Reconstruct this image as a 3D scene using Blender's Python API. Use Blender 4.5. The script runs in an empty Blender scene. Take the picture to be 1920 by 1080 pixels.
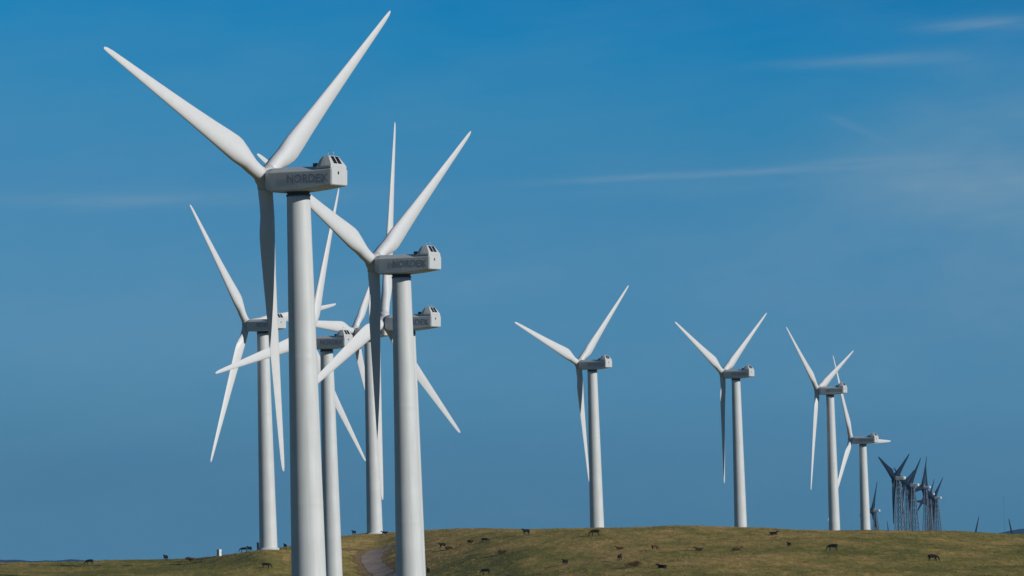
import bpy, bmesh, math, random
import numpy as np
from mathutils import Vector, Matrix, Euler

random.seed(7)
RAD = math.radians
scene = bpy.context.scene
COL = scene.collection

# ------------------------------------------------------------------ camera
FPX = 7790.15            # focal length in pixels of a 1920 px wide picture
PITCH = 0.0479338
ROLL = 0.0297157
cam_data = bpy.data.cameras.new("camera")
cam = bpy.data.objects.new("camera", cam_data)
COL.objects.link(cam)
cam_data.sensor_width = 36.0
cam_data.lens = FPX / 1920.0 * 36.0
cam_data.clip_start = 1.0
cam_data.clip_end = 90000.0
cam.rotation_mode = 'QUATERNION'
cam.rotation_quaternion = (Matrix.Rotation(RAD(90) + PITCH, 3, 'X') @ Matrix.Rotation(-ROLL, 3, 'Z')).to_quaternion()
scene.camera = cam

# ------------------------------------------------------------------ sky, sun, exposure
SUN_EL, SUN_AZ = 18.0, 57.5        # azimuth measured from behind the camera to the right
world = bpy.data.worlds.new("World")
scene.world = world
world.use_nodes = True
nt = world.node_tree
nt.nodes.clear()


def N(tree, kind, **kw):
    n = tree.nodes.new(kind)
    for k, v in kw.items():
        setattr(n, k, v)
    return n


def math_node(tree, op, a, b=None, c=None, clamp=False):
    n = N(tree, 'ShaderNodeMath', operation=op)
    n.use_clamp = clamp
    for i, v in enumerate((a, b, c)):
        if v is None:
            continue
        if isinstance(v, (int, float)):
            n.inputs[i].default_value = v
        else:
            tree.links.new(v, n.inputs[i])
    return n.outputs[0]


def build_sky():
    L = nt.links.new
    tc = N(nt, 'ShaderNodeTexCoord')
    sep = N(nt, 'ShaderNodeSeparateXYZ')
    L(tc.outputs['Generated'], sep.inputs[0])
    X, Y, Z = sep.outputs
    # the clear, deep part of the sky dome is stretched down towards the horizon
    z2 = math_node(nt, 'MULTIPLY_ADD', Z, SKY_STRETCH, SKY_LIFT)
    comb = N(nt, 'ShaderNodeCombineXYZ')
    L(X, comb.inputs[0]); L(Y, comb.inputs[1]); L(z2, comb.inputs[2])
    nrm = N(nt, 'ShaderNodeVectorMath', operation='NORMALIZE')
    L(comb.outputs[0], nrm.inputs[0])
    sky = N(nt, 'ShaderNodeTexSky', sky_type='NISHITA')
    sky.sun_disc = False
    sky.sun_elevation = RAD(SUN_EL)
    sky.sun_rotation = RAD(180 - SUN_AZ)
    sky.altitude = 1800
    sky.air_density = 1.0
    sky.dust_density = 0.15
    sky.ozone_density = 3.0
    L(nrm.outputs[0], sky.inputs['Vector'])
    # deep blue higher up, greyer towards the horizon; top darkened to cut fill light
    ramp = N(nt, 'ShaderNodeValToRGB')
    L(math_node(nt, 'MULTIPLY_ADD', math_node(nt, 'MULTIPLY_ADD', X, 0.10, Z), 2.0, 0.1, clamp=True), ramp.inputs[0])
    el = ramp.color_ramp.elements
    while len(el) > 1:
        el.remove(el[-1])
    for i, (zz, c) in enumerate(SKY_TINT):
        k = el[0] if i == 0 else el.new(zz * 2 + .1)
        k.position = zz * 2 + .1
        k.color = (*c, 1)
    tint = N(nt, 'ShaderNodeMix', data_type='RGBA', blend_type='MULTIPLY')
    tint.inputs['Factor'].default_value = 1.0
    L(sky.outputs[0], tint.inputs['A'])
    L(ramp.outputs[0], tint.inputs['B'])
    # thin cirrus, by direction (azimuth u, elevation v)
    u = math_node(nt, 'DIVIDE', X, math_node(nt, 'MAXIMUM', Y, 0.05))
    v = math_node(nt, 'DIVIDE', Z, math_node(nt, 'MAXIMUM', Y, 0.05))
    cc = N(nt, 'ShaderNodeCombineXYZ')
    L(math_node(nt, 'MULTIPLY_ADD', u, 22.0, math_node(nt, 'MULTIPLY', v, -60.0)), cc.inputs[0])
    L(math_node(nt, 'MULTIPLY_ADD', v, 330.0, math_node(nt, 'MULTIPLY', u, -30.0)), cc.inputs[1])
    nz = N(nt, 'ShaderNodeTexNoise')
    nz.inputs['Scale'].default_value = 1.0
    nz.inputs['Detail'].default_value = 5.0
    nz.inputs['Roughness'].default_value = 0.6
    L(cc.outputs[0], nz.inputs['Vector'])
    grain = math_node(nt, 'MULTIPLY_ADD', nz.outputs[0], 2.4, -0.55, clamp=True)

    def field(items):
        total = None
        for (px, py, half, wid, slope, amp) in items:
            d = pix_dir(px, py)
            u0, v0 = d.x / d.y, d.z / d.y
            du = math_node(nt, 'ADD', u, -u0)
            dv = math_node(nt, 'ADD', math_node(nt, 'MULTIPLY_ADD', du, -slope, v), -v0)
            gu = math_node(nt, 'MULTIPLY', du, FPX / half)
            gv = math_node(nt, 'MULTIPLY', dv, FPX / wid)
            r2 = math_node(nt, 'ADD', math_node(nt, 'MULTIPLY', gu, gu), math_node(nt, 'MULTIPLY', gv, gv))
            g = math_node(nt, 'MULTIPLY', math_node(nt, 'EXPONENT', math_node(nt, 'MULTIPLY', r2, -1.0)), amp)
            total = g if total is None else math_node(nt, 'ADD', total, g)
        return total
    # broad soft unevenness of the air
    cm = N(nt, 'ShaderNodeCombineXYZ')
    L(math_node(nt, 'MULTIPLY', u, 26.0), cm.inputs[0])
    L(math_node(nt, 'MULTIPLY_ADD', v, 75.0, math_node(nt, 'MULTIPLY', u, -4.0)), cm.inputs[1])
    nm = N(nt, 'ShaderNodeTexNoise')
    nm.inputs['Scale'].default_value = 1.0
    nm.inputs['Detail'].default_value = 4.0
    nm.inputs['Roughness'].default_value = 0.55
    L(cm.outputs[0], nm.inputs['Vector'])
    soft = math_node(nt, 'MULTIPLY_ADD', nm.outputs[0], 2.2, -0.6, clamp=True)
    streaks = math_node(nt, 'MULTIPLY', field(CIRRUS), math_node(nt, 'MULTIPLY_ADD', grain, 0.95, 0.12))
    veils = math_node(nt, 'MULTIPLY', field(VEILS), math_node(nt, 'MULTIPLY_ADD', soft, 0.6, 0.4))
    wide = math_node(nt, 'MULTIPLY_ADD', soft, 0.065, math_node(nt, 'MULTIPLY', grain, 0.02))
    fac = math_node(nt, 'ADD', math_node(nt, 'ADD', streaks, veils), wide, clamp=True)
    mix = N(nt, 'ShaderNodeMix', data_type='RGBA')
    L(fac, mix.inputs['Factor'])
    L(tint.outputs['Result'], mix.inputs['A'])
    mix.inputs['B'].default_value = CIRRUS_COL
    bg = N(nt, 'ShaderNodeBackground')
    bg.inputs['Strength'].default_value = SKY_STRENGTH
    L(mix.outputs['Result'], bg.inputs['Color'])
    out = N(nt, 'ShaderNodeOutputWorld')
    L(bg.outputs[0], out.inputs['Surface'])


SKY_STRENGTH = 0.1266
SKY_STRETCH, SKY_LIFT = 0.7, 0.26
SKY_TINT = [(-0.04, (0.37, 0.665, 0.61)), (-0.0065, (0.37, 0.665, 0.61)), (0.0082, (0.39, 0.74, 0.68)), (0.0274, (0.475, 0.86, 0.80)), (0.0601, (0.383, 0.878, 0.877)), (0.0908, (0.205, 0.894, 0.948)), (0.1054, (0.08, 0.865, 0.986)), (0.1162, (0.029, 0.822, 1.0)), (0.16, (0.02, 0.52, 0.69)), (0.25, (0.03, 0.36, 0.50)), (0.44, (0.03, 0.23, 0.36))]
CIRRUS_COL = (2.0, 2.9, 3.6, 1)
# px, py, half length px, half width px, slope, amount
CIRRUS = [(1860, 46, 130, 15, -0.01, 0.34), (1610, 115, 150, 11, 0.015, 0.30), (1430, 321, 300, 7, 0.015, 0.26),
          (1160, 336, 140, 6, 0.025, 0.20), (1600, 238, 55, 9, -0.48, 0.12), (250, 375, 260, 11, -0.02, 0.16), (1640, 300, 150, 6, 0.01, 0.14)]
VEILS = [(1850, 290, 250, 115, 0.15, 0.38), (1880, 480, 420, 190, 0.05, 0.26), (1880, 120, 170, 40, 0.0, 0.14),
         (1500, 345, 380, 24, 0.01, 0.10), (350, 372, 560, 24, 0.0, 0.10), (250, 640, 500, 140, 0.0, 0.12), (980, 520, 420, 60, 0.03, 0.08)]

sun_data = bpy.data.lights.new("sun", 'SUN')
sun_data.energy = 4.0
sun_data.angle = RAD(0.5)
sun_data.color = (1.0, 0.965, 0.915)
sun = bpy.data.objects.new("sun", sun_data)
COL.objects.link(sun)
SUN_DIR = Vector((math.sin(RAD(SUN_AZ)) * math.cos(RAD(SUN_EL)), -math.cos(RAD(SUN_AZ)) * math.cos(RAD(SUN_EL)), math.sin(RAD(SUN_EL))))
sun.rotation_mode = 'QUATERNION'
sun.rotation_quaternion = SUN_DIR.to_track_quat('Z', 'Y')
sun.location = (300, -300, 300)

scene.view_settings.view_transform = 'Standard'
scene.view_settings.look = 'None'
scene.view_settings.exposure = 0.0
scene.view_settings.gamma = 1.0


def pix_dir(px, py):
    """direction from the camera through a point of the 1920 x 1080 picture"""
    u, v = px - 960.0, py - 540.0
    cr, sr = math.cos(ROLL), math.sin(ROLL)
    x, y = u * cr - v * sr, u * sr + v * cr
    X, Y, Z = x / FPX, 1.0, -y / FPX
    c, s = math.cos(PITCH), math.sin(PITCH)
    return Vector((X, Y * c - Z * s, Y * s + Z * c))


build_sky()


# ------------------------------------------------------------------ helpers
def tag(o, label=None, cat=None, group=None, kind=None):
    if label: o['label'] = label
    if cat: o['category'] = cat
    if group: o['group'] = group
    if kind: o['kind'] = kind
    return o


def obj(name, mesh, parent=None, mat=None):
    o = bpy.data.objects.new(name, mesh)
    COL.objects.link(o)
    if parent: o.parent = parent
    if mat is not None and mesh is not None and not mesh.materials:
        mesh.materials.append(mat)
    return o


def empty(name, loc, rz=0.0):
    o = bpy.data.objects.new(name, None)
    COL.objects.link(o)
    o.location = loc
    o.rotation_euler = (0, 0, rz)
    o.empty_display_size = 1
    return o


def mesh_from(name, verts, faces, smooth=True, mat=None):
    m = bpy.data.meshes.new(name)
    m.from_pydata([tuple(v) for v in verts], [], faces)
    m.update()
    if smooth:
        m.polygons.foreach_set('use_smooth', [True] * len(m.polygons))
    if mat: m.materials.append(mat)
    return m


def bm_mesh(name, bm, smooth=False, mat=None):
    bmesh.ops.recalc_face_normals(bm, faces=bm.faces)
    m = bpy.data.meshes.new(name)
    bm.to_mesh(m)
    bm.free()
    if smooth:
        m.polygons.foreach_set('use_smooth', [True] * len(m.polygons))
    if mat: m.materials.append(mat)
    return m


def bm_box(bm, c, s, rot=None):
    r = bmesh.ops.create_cube(bm, size=1.0)
    M = Matrix.Translation(c) @ (rot.to_4x4() if rot else Matrix.Identity(4)) @ Matrix.Diagonal((s[0], s[1], s[2], 1))
    bmesh.ops.transform(bm, matrix=M, verts=r['verts'])
    return r['verts']


def bm_tube(bm, a, b, r0, r1=None, n=6):
    a, b = Vector(a), Vector(b)
    r1 = r0 if r1 is None else r1
    q = (b - a).to_track_quat('Z', 'Y')
    ra = [bm.verts.new(a + q @ Vector((math.cos(k * 2 * math.pi / n) * r0, math.sin(k * 2 * math.pi / n) * r0, 0))) for k in range(n)]
    rb = [bm.verts.new(b + q @ Vector((math.cos(k * 2 * math.pi / n) * r1, math.sin(k * 2 * math.pi / n) * r1, 0))) for k in range(n)]
    for k in range(n):
        bm.faces.new((ra[k], ra[(k + 1) % n], rb[(k + 1) % n], rb[k]))
    bm.faces.new(ra[::-1]); bm.faces.new(rb)


def bevel(bm, w, seg=2, angle=30):
    es = [e for e in bm.edges if len(e.link_faces) == 2 and e.calc_face_angle(0) > RAD(angle)]
    bmesh.ops.bevel(bm, geom=es, offset=w, segments=seg, profile=0.6, affect='EDGES', clamp_overlap=True)


# ------------------------------------------------------------------ materials
def new_mat(name):
    m = bpy.data.materials.new(name)
    m.use_nodes = True
    t = m.node_tree
    return m, t, t.nodes['Principled BSDF']


def paint(name, col, rough=0.45, dirt=0.12, scale=0.35, streak=True, spec=0.35):
    """weathered coat: broad blotches and faint run-off streaks in the colour, fine unevenness in the gloss"""
    m, t, b = new_mat(name)
    L = t.links.new
    tc = N(t, 'ShaderNodeTexCoord')
    mp = N(t, 'ShaderNodeMapping')
    mp.inputs['Scale'].default_value = (2.2, 2.2, 0.12) if streak else (1, 1, 1)
    L(tc.outputs['Object'], mp.inputs[0])
    n1 = N(t, 'ShaderNodeTexNoise'); n1.inputs['Scale'].default_value = 1.6; n1.inputs['Detail'].default_value = 6
    L(mp.outputs[0], n1.inputs['Vector'])
    n2 = N(t, 'ShaderNodeTexNoise'); n2.inputs['Scale'].default_value = scale; n2.inputs['Detail'].default_value = 4
    L(tc.outputs['Object'], n2.inputs['Vector'])
    s = math_node(t, 'ADD', math_node(t, 'MULTIPLY', n1.outputs[0], 0.6), math_node(t, 'MULTIPLY', n2.outputs[0], 0.6))
    f = math_node(t, 'MULTIPLY_ADD', s, 1.8, -0.6, clamp=True)
    mix = N(t, 'ShaderNodeMix', data_type='RGBA')
    L(f, mix.inputs['Factor'])
    mix.inputs['A'].default_value = (*col, 1)
    mix.inputs['B'].default_value = (col[0] * (1 - dirt), col[1] * (1 - dirt * 1.05), col[2] * (1 - dirt * 1.2), 1)
    L(mix.outputs['Result'], b.inputs['Base Color'])
    L(math_node(t, 'MULTIPLY_ADD', n2.outputs[0], 0.25, rough - 0.12), b.inputs['Roughness'])
    b.inputs['Specular IOR Level'].default_value = spec
    return m


M_TOWER = paint('tower_paint', (0.555, 0.578, 0.58), 0.5, 0.22, 0.25)
M_BLADE = paint('blade_gelcoat', (0.59, 0.60, 0.605), 0.45, 0.10, 0.3, streak=False)
M_NAC = paint('nacelle_fibreglass', (0.50, 0.52, 0.525), 0.5, 0.16, 0.5)
M_HUB = paint('hub_casting', (0.48, 0.49, 0.49), 0.5, 0.12, 0.6, streak=False)
M_DARK = paint('dark_steel', (0.05, 0.055, 0.06), 0.5, 0.3, 0.8, streak=False)
M_GLASS = paint('dark_vent', (0.012, 0.014, 0.018), 0.35, 0.2, 1.0, streak=False)
M_INK = paint('lettering_ink', (0.22, 0.245, 0.28), 0.5, 0.1, 1.0, streak=False)
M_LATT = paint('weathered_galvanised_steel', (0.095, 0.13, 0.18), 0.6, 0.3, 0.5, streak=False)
M_DBLADE = paint('dark_hazed_blade_coat', (0.008, 0.018, 0.034), 0.6, 0.3, 0.5, streak=False, spec=0.15)  # dark blades, with the blue of distance haze mixed into the colour
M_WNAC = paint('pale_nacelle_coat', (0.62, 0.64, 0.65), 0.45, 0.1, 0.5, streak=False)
M_CAB = paint('white_cabinet_coat', (0.66, 0.67, 0.66), 0.5, 0.12, 0.8)
M_CABG = paint('grey_green_cabinet_coat', (0.06, 0.085, 0.075), 0.55, 0.2, 0.8)


def hide_mat(name, c0, c1):
    m, t, b = new_mat(name)
    tc = N(t, 'ShaderNodeTexCoord')
    n = N(t, 'ShaderNodeTexNoise'); n.inputs['Scale'].default_value = 2.5; n.inputs['Detail'].default_value = 4
    t.links.new(tc.outputs['Object'], n.inputs['Vector'])
    mix = N(t, 'ShaderNodeMix', data_type='RGBA')
    t.links.new(n.outputs[0], mix.inputs['Factor'])
    mix.inputs['A'].default_value = (*c0, 1); mix.inputs['B'].default_value = (*c1, 1)
    t.links.new(mix.outputs['Result'], b.inputs['Base Color'])
    b.inputs['Roughness'].default_value = 0.8
    b.inputs['Specular IOR Level'].default_value = 0.15
    return m


M_BLACKHIDE = hide_mat('black_hide', (0.006, 0.005, 0.005), (0.014, 0.011, 0.009))
M_BROWNHIDE = hide_mat('brown_hide', (0.055, 0.025, 0.013), (0.09, 0.045, 0.022))


def grass_mat(name, gain=1.0, bump=True):
    m, t, b = new_mat(name)
    L = t.links.new
    geo = N(t, 'ShaderNodeNewGeometry')

    def noise(sx, sy, detail, rough=0.6, off=0.0):
        mp = N(t, 'ShaderNodeMapping')
        mp.inputs['Scale'].default_value = (sx, sy, sx)
        mp.inputs['Location'].default_value = (off, off * 1.7, 0)
        L(geo.outputs['Position'], mp.inputs[0])
        n = N(t, 'ShaderNodeTexNoise')
        n.inputs['Scale'].default_value = 1.0
        n.inputs['Detail'].default_value = detail
        n.inputs['Roughness'].default_value = rough
        L(mp.outputs[0], n.inputs['Vector'])
        return n.outputs[0]

    big = noise(0.022, 0.011, 5, 0.6, 3.0)
    mid = noise(0.11, 0.03, 6, 0.65, 11.0)
    fine = noise(0.9, 0.22, 5, 0.7, 5.0)
    tiny = noise(2.6, 0.5, 3, 0.7, 8.0)
    ramp = N(t, 'ShaderNodeValToRGB')
    e = ramp.color_ramp.elements
    e[0].position = 0.36; e[0].color = (0.140, 0.132, 0.036, 1)
    e[1].position = 0.66; e[1].color = (0.385, 0.262, 0.098, 1)
    k = e.new(0.46); k.color = (0.205, 0.172, 0.048, 1)
    k = e.new(0.56); k.color = (0.295, 0.212, 0.070, 1)
    v = math_node(t, 'ADD', math_node(t, 'MULTIPLY', big, 0.5), math_node(t, 'MULTIPLY_ADD', mid, 0.75, -0.125))
    # lower, moister ground is greener
    sep = N(t, 'ShaderNodeSeparateXYZ'); L(geo.outputs['Position'], sep.inputs[0])
    low = math_node(t, 'MULTIPLY_ADD', sep.outputs[2], 0.020, 0.24)
    lowc = math_node(t, 'MAXIMUM', math_node(t, 'MINIMUM', low, 0.05), -0.12)
    v = math_node(t, 'ADD', v, lowc)
    v = math_node(t, 'ADD', v, math_node(t, 'MULTIPLY_ADD', fine, 0.26, -0.13))
    L(v, ramp.inputs[0])
    br = math_node(t, 'MULTIPLY_ADD', fine, 1.15, 0.44)
    br = math_node(t, 'MULTIPLY', br, math_node(t, 'MULTIPLY_ADD', tiny, 0.7, 0.65))
    br = math_node(t, 'MULTIPLY', br, gain)
    vm = N(t, 'ShaderNodeVectorMath', operation='SCALE')
    L(ramp.outputs[0], vm.inputs[0]); L(br, vm.inputs['Scale'])
    L(vm.outputs[0], b.inputs['Base Color'])
    b.inputs['Roughness'].default_value = 0.95
    b.inputs['Specular IOR Level'].default_value = 0.05
    if bump:
        bp = N(t, 'ShaderNodeBump')
        bp.inputs['Strength'].default_value = 0.35
        bp.inputs['Distance'].default_value = 0.25
        L(fine, bp.inputs['Height'])
        L(bp.outputs[0], b.inputs['Normal'])
    return m


M_GROUND = grass_mat('dry_prairie', 1.12)
M_TUFT = grass_mat('prairie_tufts', 0.95, bump=False)


def earth_mat(name, c0, c1, scale=0.5):
    m, t, b = new_mat(name)
    geo = N(t, 'ShaderNodeNewGeometry')
    n = N(t, 'ShaderNodeTexNoise'); n.inputs['Scale'].default_value = scale; n.inputs['Detail'].default_value = 7
    n.inputs['Roughness'].default_value = 0.7
    t.links.new(geo.outputs['Position'], n.inputs['Vector'])
    mix = N(t, 'ShaderNodeMix', data_type='RGBA')
    t.links.new(math_node(t, 'MULTIPLY_ADD', n.outputs[0], 2.4, -0.7, clamp=True), mix.inputs['Factor'])
    mix.inputs['A'].default_value = (*c0, 1); mix.inputs['B'].default_value = (*c1, 1)
    t.links.new(mix.outputs['Result'], b.inputs['Base Color'])
    b.inputs['Roughness'].default_value = 0.95
    b.inputs['Specular IOR Level'].default_value = 0.1
    return m


M_ROAD = earth_mat('gravel', (0.22, 0.175, 0.145), (0.33, 0.27, 0.225), 0.6)
M_VERGE = earth_mat('bare_earth', (0.16, 0.115, 0.05), (0.30, 0.20, 0.095), 0.35)
M_HILL = earth_mat('far_hazed_wooded_hill', (0.02, 0.042, 0.048), (0.03, 0.055, 0.06), 0.004)  # woodland tone, blued in the colour to suggest distance haze

# ------------------------------------------------------------------ terrain
#        px     skyline y  crest d   z415   z520   z620   z760   z1300
TAB = [(-400, 1056.0, 900, -14.0, -15.5, -16.2, -14.9, -24),
       (0, 1056.0, 900, -14.0, -15.5, -16.2, -14.9, -24),
       (180, 1055.0, 900, -14.0, -15.5, -16.4, -15.1, -24),
       (350, 1048.0, 880, -14.0, -16.0, -17.0, -15.6, -22),
       (430, 1038.0, 860, -14.0, -16.3, -17.6, -16.0, -22),
       (490, 1030.5, 850, -14.0, -16.7, -18.4, -16.3, -22),
       (540, 1026.0, 865, -14.1, -17.0, -19.0, -16.5, -22),
       (600, 1013.0, 900, -14.1, -17.4, -20.0, -17.6, -22),
       (655, 1001.5, 935, -14.1, -17.4, -20.4, -18.0, -22),
       (705, 998.5, 955, -14.1, -17.4, -20.4, -17.6, -22),
       (760, 996.0, 940, -14.1, -17.4, -20.0, -16.3, -22),
       (830, 995.0, 910, -14.1, -17.3, -19.0, -14.8, -22),
       (910, 993.3, 890, -14.1, -17.0, -17.4, -13.2, -22),
       (1000, 991.5, 870, -14.1, -16.5, -16.0, -12.0, -22),
       (1250, 987.0, 850, -14.1, -15.5, -14.2, -10.9, -24),
       (1400, 990.5, 850, -14.1, -15.5, -14.2, -11.0, -27),
       (1640, 995.0, 850, -14.1, -15.5, -14.5, -11.7, -32),
       (1780, 1000.0, 850, -14.1, -15.5, -14.9, -12.3, -34),
       (1920, 1007.0, 850, -14.1, -15.5, -15.2, -13.2, -34),
       (2300, 1018.0, 850, -14.1, -15.5, -15.5, -14.0, -34)]
_az, _rows = [], []
for (px, sy, dc, z1, z2, z3, z4, z6) in TAB:
    d = pix_dir(px, sy)
    h = math.hypot(d.x, d.y)
    _az.append(math.atan2(d.x, d.y))
    zc = dc * d.z / h
    _rows.append([dc, zc, z1, z2, z3, z4, zc * (dc + 100) / dc - 4.0, z6])
_az = np.array(_az); _rows = np.array(_rows)


def smooth_interp(x, xp, fp):
    """monotone cubic through a table (1-D)"""
    h = np.diff(xp); dl = np.diff(fp) / h
    m = np.zeros_like(fp)
    w1 = 2 * h[1:] + h[:-1]; w2 = h[1:] + 2 * h[:-1]
    ok = dl[1:] * dl[:-1] > 0
    m[1:-1][ok] = ((w1 + w2)[ok]) / (w1[ok] / dl[:-1][ok] + w2[ok] / dl[1:][ok])
    x = np.clip(x, xp[0], xp[-1])
    i = np.clip(np.searchsorted(xp, x) - 1, 0, len(h) - 1)
    t = (x - xp[i]) / h[i]
    return ((1 + 2 * t) * (1 - t) ** 2 * fp[i] + t * (1 - t) ** 2 * h[i] * m[i]
            + t * t * (3 - 2 * t) * fp[i + 1] + t * t * (t - 1) * h[i] * m[i + 1])


_rng = np.random.RandomState(3)
_waves = [(2 * math.pi / wl, th, ph, am) for (wl, am) in
          ((90, .16), (61, .13), (43, .11), (29, .09), (19, .075), (13, .06), (8.7, .05), (5.9, .035), (4.1, .03))
          for th, ph in zip(_rng.uniform(0, math.pi, 2), _rng.uniform(0, 6.28, 2))]


def relief(x, y):
    r = 0.0
    for k, th, ph, am in _waves:
        r = r + am * np.sin(k * (x * math.cos(th) + y * math.sin(th)) + ph)
    return r * 0.6


def height_cols(a, dist):
    """terrain height for one azimuth and an array of distances"""
    dc, zc, z1, z2, z3, z4, z5, z6 = [float(smooth_interp(np.array([a]), _az, _rows[:, k])[0]) for k in range(8)]
    kd = np.array([0, 60, 200, 415, 520, 620, 760, dc, dc + 100, 1300, 1800, 2600, 4000, 9000, 11500.])
    kz = np.array([-1.8, -6, -12, z1, z2, z3, z4, zc, z5, z6, z6 - 7, -48, -80, -200, -262.])
    z = smooth_interp(dist, kd, kz)
    x, y = np.sin(a) * dist, np.cos(a) * dist
    fade = np.clip((dist - 30) / 150, 0, 1)
    return z + relief(x, y) * fade


def ground_z(x, y):
    return float(height_cols(math.atan2(x, y), np.array([math.hypot(x, y)]))[0])


_dm = np.arange(560, 1100, 0.5)


def on_ground(px, py):
    """where the sight line through a picture point meets the ground"""
    d = pix_dir(px, py)
    h = math.hypot(d.x, d.y); a = math.atan2(d.x, d.y); e = d.z / h
    z = height_cols(a, _dm)
    below = np.nonzero(e * _dm <= z)[0]
    if len(below) == 0:       # just over the brow: stand it on the crest line
        k = int(np.argmax(z[:700] / _dm[:700]))
    else:
        k = int(below[0])
    D = _dm[k]
    return Vector((math.sin(a) * D, math.cos(a) * D, float(z[k])))


def build_ground():
    az = np.concatenate([np.radians(np.arange(-176, -12, 6.0)), np.radians(np.arange(-12, -8.2, 0.4)),
                         np.radians(np.arange(-8.2, 8.2, 0.03)), np.radians(np.arange(8.2, 12, 0.4)),
                         np.radians(np.arange(12, 181, 6.0))])
    ds = np.concatenate([np.array([0.5, 10, 25, 45]), np.arange(60, 400, 20), np.arange(400, 560, 8), np.arange(560, 1010, 2.2),
                         np.arange(1010, 1400, 12), np.arange(1400, 4000, 120), np.geomspace(4000, 11500, 12)])
    na, nd = len(az), len(ds)
    co = np.zeros((na * nd, 3), np.float32)
    for i, a in enumerate(az):
        co[i * nd:(i + 1) * nd, 0] = np.sin(a) * ds
        co[i * nd:(i + 1) * nd, 1] = np.cos(a) * ds
        co[i * nd:(i + 1) * nd, 2] = height_cols(a, ds)
    ii, jj = np.meshgrid(np.arange(na), np.arange(nd - 1), indexing='ij')
    i2 = (ii + 1) % na
    f = np.stack([ii * nd + jj, i2 * nd + jj, i2 * nd + jj + 1, ii * nd + jj + 1], -1).reshape(-1, 4)[:, ::-1]
    m = bpy.data.meshes.new('ground')
    m.vertices.add(len(co)); m.vertices.foreach_set('co', co.ravel())
    m.loops.add(f.size); m.loops.foreach_set('vertex_index', f.ravel().astype(np.int32))
    m.polygons.add(len(f)); m.polygons.foreach_set('loop_start', np.arange(0, f.size, 4, dtype=np.int32))
    m.polygons.foreach_set('loop_total', np.full(len(f), 4, np.int32))
    m.polygons.foreach_set('use_smooth', np.ones(len(f), bool))
    m.update(calc_edges=True)
    tag(obj('ground', m, mat=M_GROUND), kind='structure')


build_ground()


def ribbon(name, pts, width, lift, mat, jitter=0.0):
    P = []
    for k in range(len(pts) - 1):
        p0 = pts[max(k - 1, 0)]; p1 = pts[k]; p2 = pts[k + 1]; p3 = pts[min(k + 2, len(pts) - 1)]
        n = max(4, int((p2 - p1).length / 1.5))
        for s in range(n):
            t = s / n
            P.append(0.5 * ((2 * p1) + (p2 - p0) * t + (2 * p0 - 5 * p1 + 4 * p2 - p3) * t * t + (3 * p1 - p0 - 3 * p2 + p3) * t ** 3))
    P.append(pts[-1])
    V, F = [], []
    nx = 7
    for k, p in enumerate(P):
        tdir = P[min(k + 1, len(P) - 1)] - P[max(k - 1, 0)]
        nrm = Vector((tdir.y, -tdir.x, 0)).normalized()
        w = width * (1 + jitter * (math.sin(k * .7) * .5 + math.sin(k * .23 + 1) * .5))
        for q in range(nx):
            s = (q / (nx - 1) - 0.5) * w
            x, y = p.x + nrm.x * s, p.y + nrm.y * s
            V.append((x, y, ground_z(x, y) + lift))
    for k in range(len(P) - 1):
        for q in range(nx - 1):
            a = k * nx + q
            F.append((a, a + 1, a + nx + 1, a + nx))
    return tag(obj(name, mesh_from(name, V, F, True, mat)), kind='structure')


ROAD_PX = [(742, 1092), (722, 1080), (703, 1063), (696, 1049), (702, 1038), (722, 1028), (752, 1021), (776, 1018)]
road_pts = [on_ground(*p) for p in ROAD_PX]
ribbon('road_verge', road_pts, 7.2, 0.05, M_VERGE, 0.25)
ribbon('dirt_road', road_pts, 4.0, 0.09, M_ROAD, 0.06)
track_pts = [on_ground(*p) for p in [(640, 1031), (668, 1030), (690, 1033), (703, 1038)]]
ribbon('dirt_track', track_pts, 3.0, 0.07, M_VERGE, 0.2)


def build_grass():
    rng = np.random.RandomState(5)
    V, F = [], []
    n = 0
    cache = {}
    azs = np.radians(np.linspace(-7.8, 7.8, 640))
    for a in azs:
        ds = np.sort(rng.uniform(585, 965, 62))
        aa = a + rng.uniform(-.00021, .00021)
        zs = height_cols(aa, ds)
        for d, z in zip(ds, zs):
            x, y = math.sin(aa) * d, math.cos(aa) * d
            s = rng.uniform(0.10, 0.24) * (1.6 if rng.rand() < 0.05 else 1.0)
            for k in range(6):
                th = rng.uniform(0, 6.283)
                c, sn = math.cos(th), math.sin(th)
                w = 0.035 * rng.uniform(0.7, 1.5)
                hx, hy = rng.uniform(-.9, .9) * s, rng.uniform(-.9, .9) * s
                V += [(x - c * w + hx, y - sn * w + hy, z - .03), (x + c * w + hx, y + sn * w + hy, z - .03),
                      (x + hx * 1.9, y + hy * 1.9, z + s * rng.uniform(.5, 1.1))]
                F.append((n, n + 1, n + 2)); n += 3
    tag(obj('grass', mesh_from('grass', V, F, False, M_TUFT)), 'short dry olive and tan grass covering the rolling pasture', 'grass', kind='stuff')


build_grass()


def build_hills(n, px0, step, top_at):
    V, F = [], []
    for i in range(n + 1):
        px = px0 + i * step
        d = pix_dir(px, 1000)
        a = math.atan2(d.x, d.y)
        top = top_at(px, i)
        dd = pix_dir(px, top)
        D = 9500.0
        zt = D * dd.z / math.hypot(dd.x, dd.y)
        for k, (dist, f) in enumerate(((8300, 0), (8900, .55), (9300, .9), (9500, 1), (9900, .85), (11000, 0))):
            zb = -240
            V.append((math.sin(a) * dist, math.cos(a) * dist, zb + (zt - zb) * f))
    for i in range(n):
        for k in range(5):
            q = i * 6 + k
            F.append((q, q + 6, q + 7, q + 1))
    tag(obj('hills', mesh_from('hills', V, F, True, M_HILL)), kind='structure')


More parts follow.
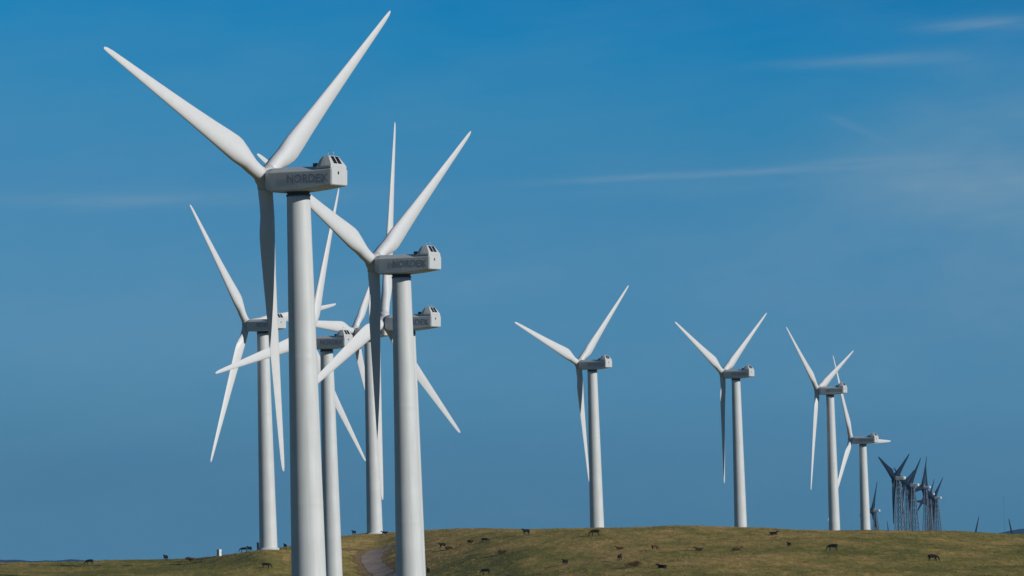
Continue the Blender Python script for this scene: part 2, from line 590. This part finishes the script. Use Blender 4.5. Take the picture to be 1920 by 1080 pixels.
build_hills(60, 1835, 14, lambda px, i: 1003 - 13 * max(0, min(1.6, (px - 1848) / 72.0)) ** 0.8 + 1.2 * math.sin(i * .9) + 2.0 * math.sin(i * .31))
build_hills(60, -500, 15, lambda px, i: 1050.5 + 1.2 * math.sin(i * .7) + 0.8 * math.sin(i * 1.9) + max(0, px - 150) * .03)

# ------------------------------------------------------------------ wind turbines
TILT = 0.05451
OVERHANG = 4.0


def blade_mesh(name, R, mat, chord_scale=1.0, n=22):
    st = [(0.7, 1.45, 1.0, 13), (1.6, 1.48, 1.0, 13), (2.6, 1.62, 0.84, 13), (4.0, 2.02, 0.54, 12.5), (5.2, 2.32, 0.38, 11.5),
          (6.0, 2.40, 0.33, 10.8), (7.5, 2.30, 0.29, 9), (10, 2.06, 0.25, 6.5), (14, 1.72, 0.22, 4.2), (18, 1.42, 0.20, 2.6),
          (22, 1.13, 0.18, 1.5), (26, 0.84, 0.17, 0.7), (28.5, 0.64, 0.16, 0.3), (29.5, 0.46, 0.15, 0.2), (29.9, 0.26, 0.15, 0.1), (30.0, 0.06, 0.15, 0)]
    V, F = [], []
    for (r, c, tk, tw) in st:
        r = r * R / 30.0
        c = c * chord_scale * R / 30.0 * (1.0 + 0.12 * max(0.0, min(1.0, (r * 30.0 / R - 2) / 3)) * max(0.0, 1 - r * 30.0 / R / 32))
        be = RAD(tw * 0.6 - 2.0)
        blend = max(0.0, min(1.0, (0.95 - tk) / 0.45))
        ax = 0.5 * (1 - blend) + 0.31 * blend
        for k in range(n):
            th = 2 * math.pi * k / n
            xc = 0.5 * (1 + math.cos(th))                # 1 trailing edge, 0 leading edge
            yt = 5 * (0.2969 * math.sqrt(xc) - 0.126 * xc - 0.3516 * xc ** 2 + 0.2843 * xc ** 3 - 0.1036 * xc ** 4) * tk
            sg = 1 if math.sin(th) >= 0 else -1
            yaf = sg * yt * (1.15 if sg > 0 else 0.85) + 0.06 * blend * 4 * xc * (1 - xc)
            ycirc = 0.5 * math.sin(th)
            yy = yaf * blend + ycirc * (1 - blend) * min(1, tk * 1.02)
            cx = (xc - ax) * c                            # + towards the trailing edge
            ty = yy * c                                   # + towards the downwind (suction) side
            # trailing edge lies along +X, downwind along -Y
            x = cx * math.cos(be) + ty * -math.sin(be)
            y = -cx * math.sin(be) - ty * math.cos(be)
            V.append((x, y, r))
    m = len(st)
    for i in range(m - 1):
        for k in range(n):
            a, b = i * n + k, i * n + (k + 1) % n
            F.append((a, b, b + n, a + n))
    F.append(tuple(range(n))[::-1]); F.append(tuple((m - 1) * n + k for k in range(n)))
    me = mesh_from(name, V, F, True, mat)
    bm = bmesh.new(); bm.from_mesh(me); bmesh.ops.recalc_face_normals(bm, faces=bm.faces); bm.to_mesh(me); bm.free()
    return me


def hub_mesh(name, mat, s=1.0):
    """rounded spinner: nose upwind (+Y), ring behind"""
    prof = [(-0.62, 0.0), (-0.62, 0.90), (-0.5, 0.98), (0.0, 1.02), (0.4, 0.98), (0.66, 0.84), (0.84, 0.58), (0.94, 0.3), (0.97, 0.0)]
    n = 28
    V, F = [], []
    for (y, r) in prof:
        for k in range(n):
            a = 2 * math.pi * k / n
            V.append((math.cos(a) * max(r, .001) * s, y * s, math.sin(a) * max(r, .001) * s))
    for i in range(len(prof) - 1):
        for k in range(n):
            a, b = i * n + k, i * n + (k + 1) % n
            F.append((a, a + n, b + n, b))
    me = mesh_from(name, V, F, True, mat)
    bm = bmesh.new(); bm.from_mesh(me)
    for k in range(3):                                    # blade sockets
        a = RAD(120 * k)
        d = Vector((math.sin(a), 0, math.cos(a)))
        bm_tube(bm, d * 0.4 * s, d * 1.2 * s, 0.82 * s, 0.78 * s, 20)
    bmesh.ops.recalc_face_normals(bm, faces=bm.faces)
    bm.to_mesh(me); bm.free()
    me.polygons.foreach_set('use_smooth', [True] * len(me.polygons))
    return me


def loft(sections, name, mat, bev=0.06):
    """sections: list of (y, [(x, z) ...]) with equal counts"""
    bm = bmesh.new()
    rings = [[bm.verts.new((x, y, z)) for (x, z) in sec] for (y, sec) in sections]
    n = len(rings[0])
    for i in range(len(rings) - 1):
        for k in range(n):
            bm.faces.new((rings[i][k], rings[i][(k + 1) % n], rings[i + 1][(k + 1) % n], rings[i + 1][k]))
    bm.faces.new(rings[0]); bm.faces.new(rings[-1][::-1])
    bmesh.ops.recalc_face_normals(bm, faces=bm.faces)
    bevel(bm, bev, 2, 14)
    return bm_mesh(name, bm, False, mat)


def sec(w, zb, zt, cb, ct):
    """chamfered box section, half width w"""
    return [(-w + cb, zb), (w - cb, zb), (w, zb + cb * .8), (w, zt - ct * .75), (w - ct, zt), (-w + ct, zt), (-w, zt - ct * .75), (-w, zb + cb * .8)]


# rotor plane at y = 0, downwind is -Y; z measured from the rotor axis
NACELLE = loft([(-0.75, sec(1.02, -1.20, 0.62, 0.30, 0.40)), (-0.95, sec(1.25, -1.42, 0.74, 0.22, 0.56)),
                (-1.6, sec(1.44, -1.62, 0.80, 0.14, 0.64)), (-5.0, sec(1.50, -1.58, 0.84, 0.12, 0.66)),
                (-6.8, sec(1.50, -1.40, 0.84, 0.12, 0.62)), (-8.80, sec(1.48, -1.12, 0.84, 0.12, 0.42)),
                (-8.98, sec(1.40, -1.02, 0.76, 0.12, 0.42))], 'nacelle', M_NAC)


def hood_mesh():
    def s(w, wt, zt):
        return [(-w, 0.62), (w, 0.62), (w, 0.86), (wt, zt), (-wt, zt), (-w, 0.86)]
    return loft([(-6.95, s(1.20, 1.05, 0.92)), (-7.25, s(1.34, 1.0, 1.5)), (-7.60, s(1.42, .90, 1.88)),
                 (-8.22, s(1.44, .88, 1.90)), (-8.84, s(1.46, 1.36, 0.92))], 'hood', M_NAC, 0.05)


HOOD = hood_mesh()


def vent_mesh():
    bm = bmesh.new()
    bm_box(bm, (0, 0, 0), (0.58, 0.05, 0.86))
    for k in range(4):
        bm_box(bm, (0, -0.03, -0.33 + k * .22), (0.58, 0.05, 0.03))
    return bm_mesh('vent', bm, False, M_GLASS)


VENT = vent_mesh()


def small_box(name, size, mat, bev=0.04):
    bm = bmesh.new()
    bm_box(bm, (0, 0, 0), size)
    bevel(bm, bev, 2)
    return bm_mesh(name, bm, False, mat)


HATCH = small_box('roof_hatch', (0.9, 0.55, 0.36), M_DARK, 0.06)
LATCH = small_box('rear_lamp', (0.20, 0.08, 0.30), M_GLASS, 0.03)


def vane_mesh():
    bm = bmesh.new()
    bm_tube(bm, (0, 0, 0), (0, 0, .70), 0.03, 0.025, 6)
    bm_tube(bm, (0, .16, .72), (0, -.3, .72), .02, .02, 5)
    bm_box(bm, (0, -.26, .78), (.02, .18, .16))
    return bm_mesh('wind_vane', bm, False, M_HUB)


VANE = vane_mesh()


def anemo_mesh():
    bm = bmesh.new()
    bm_tube(bm, (0, 0, 0), (0, 0, .66), 0.03, 0.025, 6)
    for k in range(3):
        a = RAD(120 * k)
        bm_tube(bm, (0, 0, .66), (math.cos(a) * .17, math.sin(a) * .17, .66), .015, .015, 4)
        bm_tube(bm, (math.cos(a) * .17, math.sin(a) * .17, .61), (math.cos(a) * .17, math.sin(a) * .17, .71), .05, .02, 6)
    return bm_mesh('anemometer', bm, False, M_HUB)


ANEMO = anemo_mesh()


def collar_mesh():
    bm = bmesh.new()
    bm_tube(bm, (0, 0, -0.42), (0, 0, 0.10), 1.10, 1.30, 40)
    bm_tube(bm, (0, 0, -0.58), (0, 0, -0.42), 1.24, 1.24, 40)
    return bm_mesh('yaw_collar', bm, False, M_DARK)


COLLAR = collar_mesh()


def text_mesh(word, size, mat):
    cu = bpy.data.curves.new('lettering', 'FONT')
    cu.body = word
    cu.size = size
    cu.extrude = 0.006
    cu.offset = 0.022 * size
    cu.space_character = 1.06
    cu.align_x = 'CENTER'; cu.align_y = 'CENTER'
    tmp = bpy.data.objects.new('lettering', cu)
    COL.objects.link(tmp)
    bpy.context.view_layer.update()
    me = bpy.data.meshes.new_from_object(tmp.evaluated_get(bpy.context.evaluated_depsgraph_get()))
    bpy.data.objects.remove(tmp)
    bpy.data.curves.remove(cu)
    me.name = 'lettering'
    me.materials.clear(); me.materials.append(mat)
    return me


LETTERS = text_mesh('NORDEX', 1.14, M_INK)
BLADE = blade_mesh('blade', 30.0, M_BLADE)
HUB = hub_mesh('hub', M_HUB)


def tower_mesh(H, r0=1.82, r1=1.17):
    """tapered steel tube with flange seams between its sections, a door plinth at the foot"""
    n = 56
    rings = []

    def rad(z):
        return r0 + (r1 - r0) * z / H
    seams = [H * .30, H * .63]
    zs = [-2.5, 0.0, 0.35, 0.36]
    V, F = [], []
    lst = [(-2.5, rad(0) + .35), (0.28, rad(0) + .35), (0.32, rad(0.3) + .02), (0.5, rad(.5)), (1.2, rad(1.2))]
    for s in seams:
        lst += [(s - .6, rad(s - .6)), (s - .20, rad(s - .2)), (s - .10, rad(s) + .008), (s + .10, rad(s) + .008), (s + .20, rad(s + .2)), (s + .6, rad(s + .6))]
    lst += [(H - .6, rad(H - .6)), (H, r1)]
    for (z, r) in lst:
        for k in range(n):
            a = 2 * math.pi * k / n
            V.append((math.cos(a) * r, math.sin(a) * r, z))
    for i in range(len(lst) - 1):
        for k in range(n):
            a, b = i * n + k, i * n + (k + 1) % n
            F.append((a, b, b + n, a + n))
    F.append(tuple((len(lst) - 1) * n + k for k in range(n)))
    return mesh_from('tower', V, F, True, M_TOWER)


def rotor_matrix(oh, z, tilt, phase):
    return Matrix.Translation((0, oh, z)) @ Matrix.Rotation(tilt, 4, 'X') @ Matrix.Rotation(phase, 4, 'Y')


def turbine(hub, yaw_deg, phase_deg, label):
    yaw = RAD(yaw_deg)
    u = Vector((-math.sin(yaw), math.cos(yaw), 0))
    base = Vector(hub) - u * OVERHANG
    gz = ground_z(base.x, base.y)
    H = hub[2] - gz
    root = empty('wind_turbine', (base.x, base.y, gz), yaw)
    tag(root, label, 'wind turbine', 'white tubular tower wind turbines on the pasture')
    top = H - 1.58 - 0.50
    obj('tower', tower_mesh(top), root)
    c = obj('yaw_collar', COLLAR, root); c.location = (0, 0, top + .5)
    NM = Matrix.Translation((0, OVERHANG, H)) @ Matrix.Rotation(TILT * .6, 4, 'X')
    nac = obj('nacelle', NACELLE, root); nac.matrix_local = NM
    obj('hood', HOOD, nac)
    slope = math.atan2(0.62, 0.98)
    for x in (-.40, .40):
        v = obj('vent', VENT, nac)
        v.location = (x, -8.52, 1.46)
        v.rotation_euler = (-slope, 0, 0)
    h = obj('roof_hatch', HATCH, nac); h.location = (-.35, -6.55, 1.0)
    l = obj('rear_lamp', LATCH, nac); l.location = (-.30, -8.99, 0.15)
    w = obj('wind_vane', VANE, nac); w.location = (-.45, -7.9, 1.88); w.scale = (.65, .65, .65)
    w = obj('anemometer', ANEMO, nac); w.location = (.5, -7.9, 1.88); w.scale = (.65, .65, .65)
    t = obj('lettering', LETTERS, nac)
    t.location = (-1.507, -6.05, -0.40)
    t.rotation_euler = Matrix(((0, 0, -1), (-1, 0, 0), (0, 1, 0))).to_euler()
    hb = obj('hub', HUB, root); hb.matrix_local = rotor_matrix(OVERHANG, H, TILT, RAD(phase_deg))
    for k in range(3):
        b = obj('blade', BLADE, root)
        b.matrix_local = rotor_matrix(OVERHANG, H, TILT, RAD(phase_deg + 120 * k))
    return root


TURBINES = [
    ((-24.56, 417.04, 31.90), 59.97, -68.72, 'nearest and largest white wind turbine, its nacelle high above all the others'),
    ((-17.23, 518.80, 28.65), 61.13, -66.54, 'second largest white wind turbine, its left blade passing behind the nearest tower'),
    ((-53.92, 841.55, 34.73), 55.15, -38.83, 'white wind turbine left of the nearest tower, one blade raised to the upper left'),
    ((-37.74, 763.53, 28.03), 58.98, 17.95, 'white wind turbine with its hub hidden behind the nearest tower, tower just right of it'),
    ((-19.35, 622.38, 25.58), 62.41, 4.20, 'white wind turbine with its tower hidden behind the second largest one, one blade straight up'),
    ((-36.35, 947.93, 36.68), 61.8, 33.5, 'white wind turbine standing on the brow between the two largest towers'),
    ((15.82, 1024.57, 30.07), 56.07, -71.32, 'white wind turbine alone near the middle of the ridge, rotor open like a wide Y'),
    ((56.29, 1124.03, 29.30), 58.66, -63.97, 'white wind turbine alone on the ridge, its lower blade straight down in dark shade'),
    ((89.37, 1228.97, 26.28), 63.03, -53.44, 'white wind turbine with its right blade crossing the blade of a lower one beside it'),
    ((106.09, 1319.04, 12.14), 60.13, -28.53, 'lowest white wind turbine on the ridge, one blade pointing right behind its nacelle'),
]
for t_ in TURBINES:
    turbine(*t_)

# ------------------------------------------------------------------ far turbines on lattice towers
FR = 20.0
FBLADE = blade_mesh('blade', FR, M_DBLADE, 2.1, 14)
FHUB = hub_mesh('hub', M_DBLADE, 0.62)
FNAC = loft([(-0.4, sec(.62, -.62, .62, .2, .2)), (-1.2, sec(.85, -.80, .80, .2, .25)), (-4.6, sec(.85, -.72, .85, .2, .25)),
             (-5.3, sec(.7, -.5, .75, .2, .25))], 'nacelle', M_WNAC, 0.05)


def lattice_mesh(H, w0=2.6, w1=0.55):
    bm = bmesh.new()
    n = 9
    lv = [(H * (1 - (1 - k / n) ** 1.15)) for k in range(n + 1)]

    def c(z, k):
        w = w0 + (w1 - w0) * z / H
        return Vector((w * (1, -1, -1, 1)[k], w * (1, 1, -1, -1)[k], z))
    for k in range(4):
        bm_tube(bm, c(-2, k), c(H, k), .32, .22, 5)
        q = (k + 1) % 4
        for i in range(n):
            bm_tube(bm, c(lv[i], k), c(lv[i + 1], q), .11, .11, 4)
            bm_tube(bm, c(lv[i], q), c(lv[i + 1], k), .11, .11, 4)
            bm_tube(bm, c(lv[i + 1], k), c(lv[i + 1], q), .06, .06, 4)
    return bm_mesh('lattice_tower', bm, False, M_LATT)


def lattice_turbine(px, py, Rpx, phase, label):
    s = Rpx / FR
    D = FPX / s
    hub = pix_dir(px, py) * D
    yaw = RAD(62)
    u = Vector((-math.sin(yaw), math.cos(yaw), 0))
    base = hub - u * 2.2
    gz = ground_z(base.x, base.y)
    H = hub.z - gz
    root = empty('lattice_turbine', (base.x, base.y, gz), yaw)
    tag(root, label, 'wind turbine', 'small lattice tower wind turbines beyond the ridge')
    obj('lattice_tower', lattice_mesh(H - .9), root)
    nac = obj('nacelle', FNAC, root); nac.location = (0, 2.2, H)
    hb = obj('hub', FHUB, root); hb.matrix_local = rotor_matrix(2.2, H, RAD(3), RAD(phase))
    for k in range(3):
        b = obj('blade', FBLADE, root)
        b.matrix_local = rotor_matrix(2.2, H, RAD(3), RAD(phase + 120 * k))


LATTICE = [
    (1676, 897, 86, -62, 'largest dark bladed lattice turbine of the far cluster, rotor open in a Y'),
    (1704, 910, 76, -72, 'second largest dark bladed lattice turbine of the far cluster, its right blade steep'),
    (1694, 908, 58, -57, 'smaller dark bladed lattice turbine wedged between the two largest of the far cluster'),
    (1729, 914, 62, 19, 'lattice turbine in the middle of the far cluster, dark blade leaning up to the right'),
    (1737, 927, 60, -6, 'lattice turbine in the far cluster with a dark blade standing straight up'),
    (1739, 944, 56, 35, 'lattice turbine with the lowest nacelle in the tight middle of the far cluster'),
    (1750, 934, 60, 50, 'rightmost lattice turbine of the far cluster, dark blade up to the right'),
    (1635, 958, 60, 22, 'lattice turbine half hidden beside the foot of the last white tower'),
    (1668, 1022, 48, -17, 'lattice turbine sunk behind the ridge, a dark blade tip showing left of the far cluster'),
    (1819, 1043, 85, 29, 'lattice turbine sunk behind the ridge, a dark blade leaning right in open sky'),
    (1905, 1045, 84, -29, 'lattice turbine sunk behind the ridge, a dark blade leaning left before the far hill'),
]
for l_ in LATTICE:
    lattice_turbine(*l_)


def met_mast():
    p = pix_dir(1884, 1000) * 3100
    gz = ground_z(p.x, p.y)
    top = pix_dir(1882, 930) * 3100
    H = top.z - gz
    root = empty('mast', (p.x, p.y, gz))
    tag(root, 'thin faint mast rising beyond the ridge beside a dark blade', 'mast')
    bm = bmesh.new()
    for k in range(3):
        a = RAD(120 * k)
        bm_tube(bm, (math.cos(a) * .22, math.sin(a) * .22, 0), (math.cos(a) * .15, math.sin(a) * .15, H), .04, .035, 4)
        b = RAD(120 * (k + 1))
        for i in range(20):
            bm_tube(bm, (math.cos(a) * .2, math.sin(a) * .2, H * i / 20), (math.cos(b) * .2, math.sin(b) * .2, H * (i + 1) / 20), .02, .02, 3)
    obj('lattice_shaft', bm_mesh('lattice_shaft', bm, False, M_LATT), root)
    bm = bmesh.new()
    bm_tube(bm, (-.8, 0, H - 1), (.8, 0, H - 1), .04, .04, 4)
    bm_tube(bm, (-.8, 0, H - 1), (-.8, 0, H - .4), .06, .03, 5)
    bm_tube(bm, (.8, 0, H - 1), (.8, 0, H - .4), .06, .03, 5)
    obj('sensor_arm', bm_mesh('sensor_arm', bm, False, M_LATT), root)


met_mast()


# ------------------------------------------------------------------ cattle
def cow_mesh(name, pose, mat):
    """one continuous skinned surface: barrel, neck, head, jointed legs, tail"""
    V, Rr, E = [], [], []

    def v(p, r):
        V.append(p); Rr.append(r); return len(V) - 1

    def chain(start, pts):
        a = start
        for (p, r) in pts:
            b = v(p, r); E.append((a, b)); a = b
        return a
    zb = 1.04 if pose != 'lying' else 0.44
    pel = v((0, -.62, zb + .08), (.27, .30))
    mid = chain(pel, [((0, -.34, zb + .02), (.33, .35)), ((0, .02, zb - .02), (.36, .37)), ((0, .34, zb - .01), (.32, .36))])
    sho = chain(mid, [((0, .62, zb + .05), (.24, .33))])
    if pose == 'grazing':
        chain(sho, [((0, .92, zb - .06), (.14, .20)), ((0, 1.12, zb - .30), (.10, .14)), ((0, 1.25, zb - .48), (.115, .12)),
                    ((0, 1.33, zb - .66), (.105, .10)), ((0, 1.39, zb - .82), (.075, .07)), ((0, 1.42, zb - .92), (.085, .07))])
        up = Vector((0, .9, .44))
    else:
        chain(sho, [((0, .90, zb + .20), (.14, .21)), ((0, 1.08, zb + .36), (.10, .15)), ((0, 1.24, zb + .44), (.115, .12)),
                    ((0, 1.40, zb + .38), (.105, .10)), ((0, 1.55, zb + .29), (.075, .07)), ((0, 1.63, zb + .24), (.085, .07))])
        up = Vector((0, .3, .95))
    poll = len(V) - 4
    p = V[poll]
    for s in (-1, 1):
        chain(poll, [((s * .13, p[1] - .02, p[2] + .05), (.04, .035)), ((s * .24, p[1] - .05, p[2] + .03), (.055, .03)), ((s * .33, p[1] - .07, p[2] + .0), (.02, .015))])
    if pose != 'lying':
        for s in (-1, 1):
            st = .10 * s
            chain(sho, [((s * .19, .60, .68), (.12, .14)), ((s * .19, .60 + st * .4, .40), (.075, .08)), ((s * .19, .58 + st, .10), (.05, .055)), ((s * .19, .61 + st, .02), (.06, .07))])
            chain(pel, [((s * .20, -.66, .78), (.15, .19)), ((s * .20, -.60 - st * .3, .56), (.09, .11)), ((s * .20, -.80 - st * .5, .38), (.06, .07)),
                        ((s * .20, -.77 - st, .10), (.05, .055)), ((s * .20, -.74 - st, .02), (.06, .07))])
    else:
        for s in (-1, 1):
            chain(sho, [((s * .30, .66, .22), (.12, .12)), ((s * .32, .92, .10), (.07, .07)), ((s * .24, .66, .06), (.05, .05))])
            chain(pel, [((s * .36, -.50, .26), (.16, .17)), ((s * .42, -.10, .14), (.09, .09)), ((s * .40, -.52, .06), (.05, .05))])
    chain(pel, [((0, -.96, zb + .22), (.05, .05)), ((0, -1.03, zb - .15), (.03, .03)), ((0, -1.02, zb - .45 if pose != 'lying' else .08), (.045, .05))])
    m = bpy.data.meshes.new(name)
    m.from_pydata(V, E, [])
    o = bpy.data.objects.new(name, m)
    COL.objects.link(o)
    sk = o.modifiers.new('skin', 'SKIN')
    sk.use_smooth_shade = True
    for i, sv in enumerate(m.skin_vertices[0].data):
        sv.radius = Rr[i]
        sv.use_root = (i == 0)
    sb = o.modifiers.new('sub', 'SUBSURF'); sb.levels = 1; sb.render_levels = 1
    bpy.context.view_layer.update()
    me = bpy.data.meshes.new_from_object(o.evaluated_get(bpy.context.evaluated_depsgraph_get()))
    bpy.data.objects.remove(o)
    me.name = 'cow'
    me.materials.clear(); me.materials.append(mat)
    return me


COW = {(p, c): cow_mesh('cow', p, m) for p in ('standing', 'grazing', 'lying') for c, m in (('black', M_BLACKHIDE), ('brown', M_BROWNHIDE))}


def cow(px, py, pose, colour, heading, label, scale=0.9):
    scale *= 0.82
    p = on_ground(px, py)
    o = obj('cow', COW[(pose, colour)])
    o.location = (p.x, p.y, p.z + .01)
    o.rotation_euler = (0, 0, RAD(heading))
    o.scale = (scale,) * 3
    tag(o, label, 'cow', 'dark cattle grazing on the pasture')


# heading 0 looks away from the camera, 90 looks left, -90 looks right
COWS = [
    (168, 1059, 'grazing', 'black', 80, 'black cow grazing alone at the far left below the skyline', 1.0),
    (311, 1051, 'standing', 'black', 160, 'black cow standing end on against the low skyline at left', 1.0),
    (457, 1033, 'grazing', 'black', 95, 'left one of two black cows close together on the knoll', .9),
    (468, 1032.5, 'standing', 'black', 150, 'right one of two black cows close together on the knoll', .9),
    (535, 1029, 'standing', 'black', 20, 'dark cow on the skyline between the left tower foot and the nearest tower', .85),
    (499, 1066, 'grazing', 'black', -80, 'black cow grazing below the left tower foot', 1.0),
    (664, 1003, 'standing', 'black', 150, 'black cow on the brow just left of the tower foot', .85),
    (722, 1001, 'lying', 'black', 90, 'dark cow on the brow just right of the tower foot', .85),
    (830, 1028, 'standing', 'black', 120, 'black cow beside a brown shrub right of the second largest tower', .9),
    (909, 1018, 'grazing', 'black', -100, 'black cow uphill of the round brown shrub on the slope', .85),
    (987, 1003, 'standing', 'black', 130, 'black cow near the skyline left of the middle turbine', 1.0),
    (1116, 1005, 'grazing', 'black', 95, 'long dark cow below the foot of the middle turbine', 1.1),
    (1163, 1031, 'lying', 'brown', 90, 'brown cow lying on the slope right of the middle turbine', .85),
    (1228, 1032, 'grazing', 'brown', -60, 'brown cow grazing right of the one lying on the slope', .85),
    (1060, 1060, 'standing', 'black', 150, 'black cow standing alone low on the green middle slope', .9),
    (1162, 1051, 'standing', 'black', -20, 'black cow uphill of the low brown shrub', .85),
    (1242, 1066, 'lying', 'black', 60, 'black cow lying low on the slope near the picture bottom', .95),
    (911, 1078, 'grazing', 'black', 88, 'black cow at the very bottom of the pasture', .95),
    (803, 1076, 'standing', 'black', 170, 'black cow close against the foot of the second largest tower', .9),
    (1450, 1003, 'lying', 'black', -80, 'dark cow just below the skyline right of the second ridge turbine', .95),
    (1562, 1033, 'grazing', 'black', 85, 'black cow grazing below the foot of the crossing blade turbine', 1.05),
    (1749, 1053, 'grazing', 'black', -75, 'black cow alone on the right hand slope', 1.05),
    (1312, 1033, 'lying', 'brown', 85, 'brown cow lying flat left of the second ridge turbine', .9),
    (1381, 1033, 'lying', 'brown', -85, 'brown cow lying flat below the second ridge turbine', .9),
    (1480, 1027, 'standing', 'brown', 20, 'brown cow standing end on between the two rightmost ridge turbines', .8),
]
for (px, py, pose, colr, hd, lab, sc) in COWS:
    cow(px, py, pose, colr, hd, lab, sc)


# ------------------------------------------------------------------ shrubs
def leaf_mat(name, c0, c1):
    m, t, b = new_mat(name)
    g = N(t, 'ShaderNodeNewGeometry')
    mix = N(t, 'ShaderNodeMix', data_type='RGBA')
    t.links.new(g.outputs['Random Per Island'], mix.inputs['Factor'])
    mix.inputs['A'].default_value = (*c0, 1); mix.inputs['B'].default_value = (*c1, 1)
    t.links.new(mix.outputs['Result'], b.inputs['Base Color'])
    b.inputs['Roughness'].default_value = 0.9
    b.inputs['Specular IOR Level'].default_value = 0.1
    return m


M_LEAF = leaf_mat('rusty_shrub_leaves', (0.075, 0.045, 0.020), (0.16, 0.095, 0.045))
M_STEM = paint('shrub_wood', (0.06, 0.045, 0.03), 0.9, 0.3, 2.0, streak=False)


def shrub(px, py, w, h, label, seed):
    rng = random.Random(seed)
    p = on_ground(px, py)
    root = empty('shrub', p)
    tag(root, label, 'shrub', 'low brown shrubs on the pasture')
    lumps = [(rng.uniform(-.6, .6) * w, rng.uniform(-.4, .4) * w, rng.uniform(.3, .7) * h, rng.uniform(.3, .5)) for _ in range(6)]
    V, F = [], []
    for k in range(420):
        lx, ly, lz, lr = rng.choice(lumps)
        d = Vector((rng.gauss(0, 1), rng.gauss(0, 1), rng.gauss(0, 1))).normalized() * lr * rng.uniform(.4, 1.05)
        c = Vector((lx + d.x * w * .9, ly + d.y * w * .9, max(.05, lz + d.z * h * .9)))
        a = Vector((rng.gauss(0, 1), rng.gauss(0, 1), rng.gauss(0, 1))).normalized() * .13
        b = a.cross(Vector((rng.gauss(0, 1), rng.gauss(0, 1), rng.gauss(0, 1)))).normalized() * .08
        n = len(V)
        V += [c - a, c + b, c + a, c - b]
        F.append((n, n + 1, n + 2, n + 3))
    obj('foliage', mesh_from('foliage', V, F, False, M_LEAF), root)
    bm = bmesh.new()
    for (lx, ly, lz, lr) in lumps:
        bm_tube(bm, (lx * .15, ly * .15, -.1), (lx, ly, lz), .05, .02, 5)
    obj('stem', bm_mesh('stem', bm, False, M_STEM), root)


shrub(358, 1053, 1.3, 1.0, 'reddish brown shrub on the skyline at left', 1)
shrub(842, 1031, 0.9, 0.8, 'brown shrub right beside a black cow', 2)
shrub(882, 1018, 0.9, 0.7, 'small rusty shrub high on the slope', 3)
shrub(943, 1040, 1.1, 0.9, 'round dark brown shrub in the middle of the slope', 4)
shrub(1188, 1063, 1.5, 0.9, 'widest brown shrub, low on the slope', 5)


# ------------------------------------------------------------------ cabinets
def cabinet(px, py, w, d, h, rz, mat, label, cat='cabinet'):
    p = on_ground(px, py)
    root = empty('utility_cabinet', p, RAD(rz))
    tag(root, label, cat)
    bm = bmesh.new()
    bm_box(bm, (0, 0, h / 2 - .1), (w, d, h + .2)); bevel(bm, .02)
    obj('body', bm_mesh('body', bm, False, mat), root)
    bm = bmesh.new()
    bm_box(bm, (0, 0, h + .04), (w + .14, d + .14, .07)); bevel(bm, .015)
    obj('roof', bm_mesh('roof', bm, False, mat), root)
    bm = bmesh.new()
    bm_box(bm, (0, -d / 2 - .012, h * .5), (w * .82, .02, h * .82)); bevel(bm, .006)
    dr = obj('door', bm_mesh('door', bm, False, mat), root)
    bm = bmesh.new()
    bm_box(bm, (w * .3, -d / 2 - .04, h * .5), (.04, .05, .2)); bevel(bm, .008)
    obj('handle', bm_mesh('handle', bm, False, M_DARK), dr)


cabinet(411, 1043, 0.7, 0.7, 1.35, 52, M_CAB, 'small white cabinet alone on the grass left of the knoll')
cabinet(487, 1031, 0.9, 0.7, 1.5, 40, M_CABG, 'dark green cabinet against the left side of the left tower foot')


# ------------------------------------------------------------------ clear mountain air
def build_haze(density):
    bm = bmesh.new()
    # round the camera and everything down to the far plain
    bm_box(bm, (0, 0, -91), (24000, 24000, 400))
    m = bpy.data.materials.new('air')
    m.use_nodes = True
    t = m.node_tree
    t.nodes.clear()
    v = N(t, 'ShaderNodeVolumePrincipled')
    v.inputs['Color'].default_value = (0.30, 0.62, 1.0, 1)
    v.inputs['Density'].default_value = density
    v.inputs['Anisotropy'].default_value = 0.2
    o = N(t, 'ShaderNodeOutputMaterial')
    t.links.new(v.outputs[0], o.inputs['Volume'])
    tag(obj('haze', bm_mesh('haze', bm, False, m)), 'thin clear air veiling the far hill', 'haze', kind='stuff')


build_haze(3.5e-5)
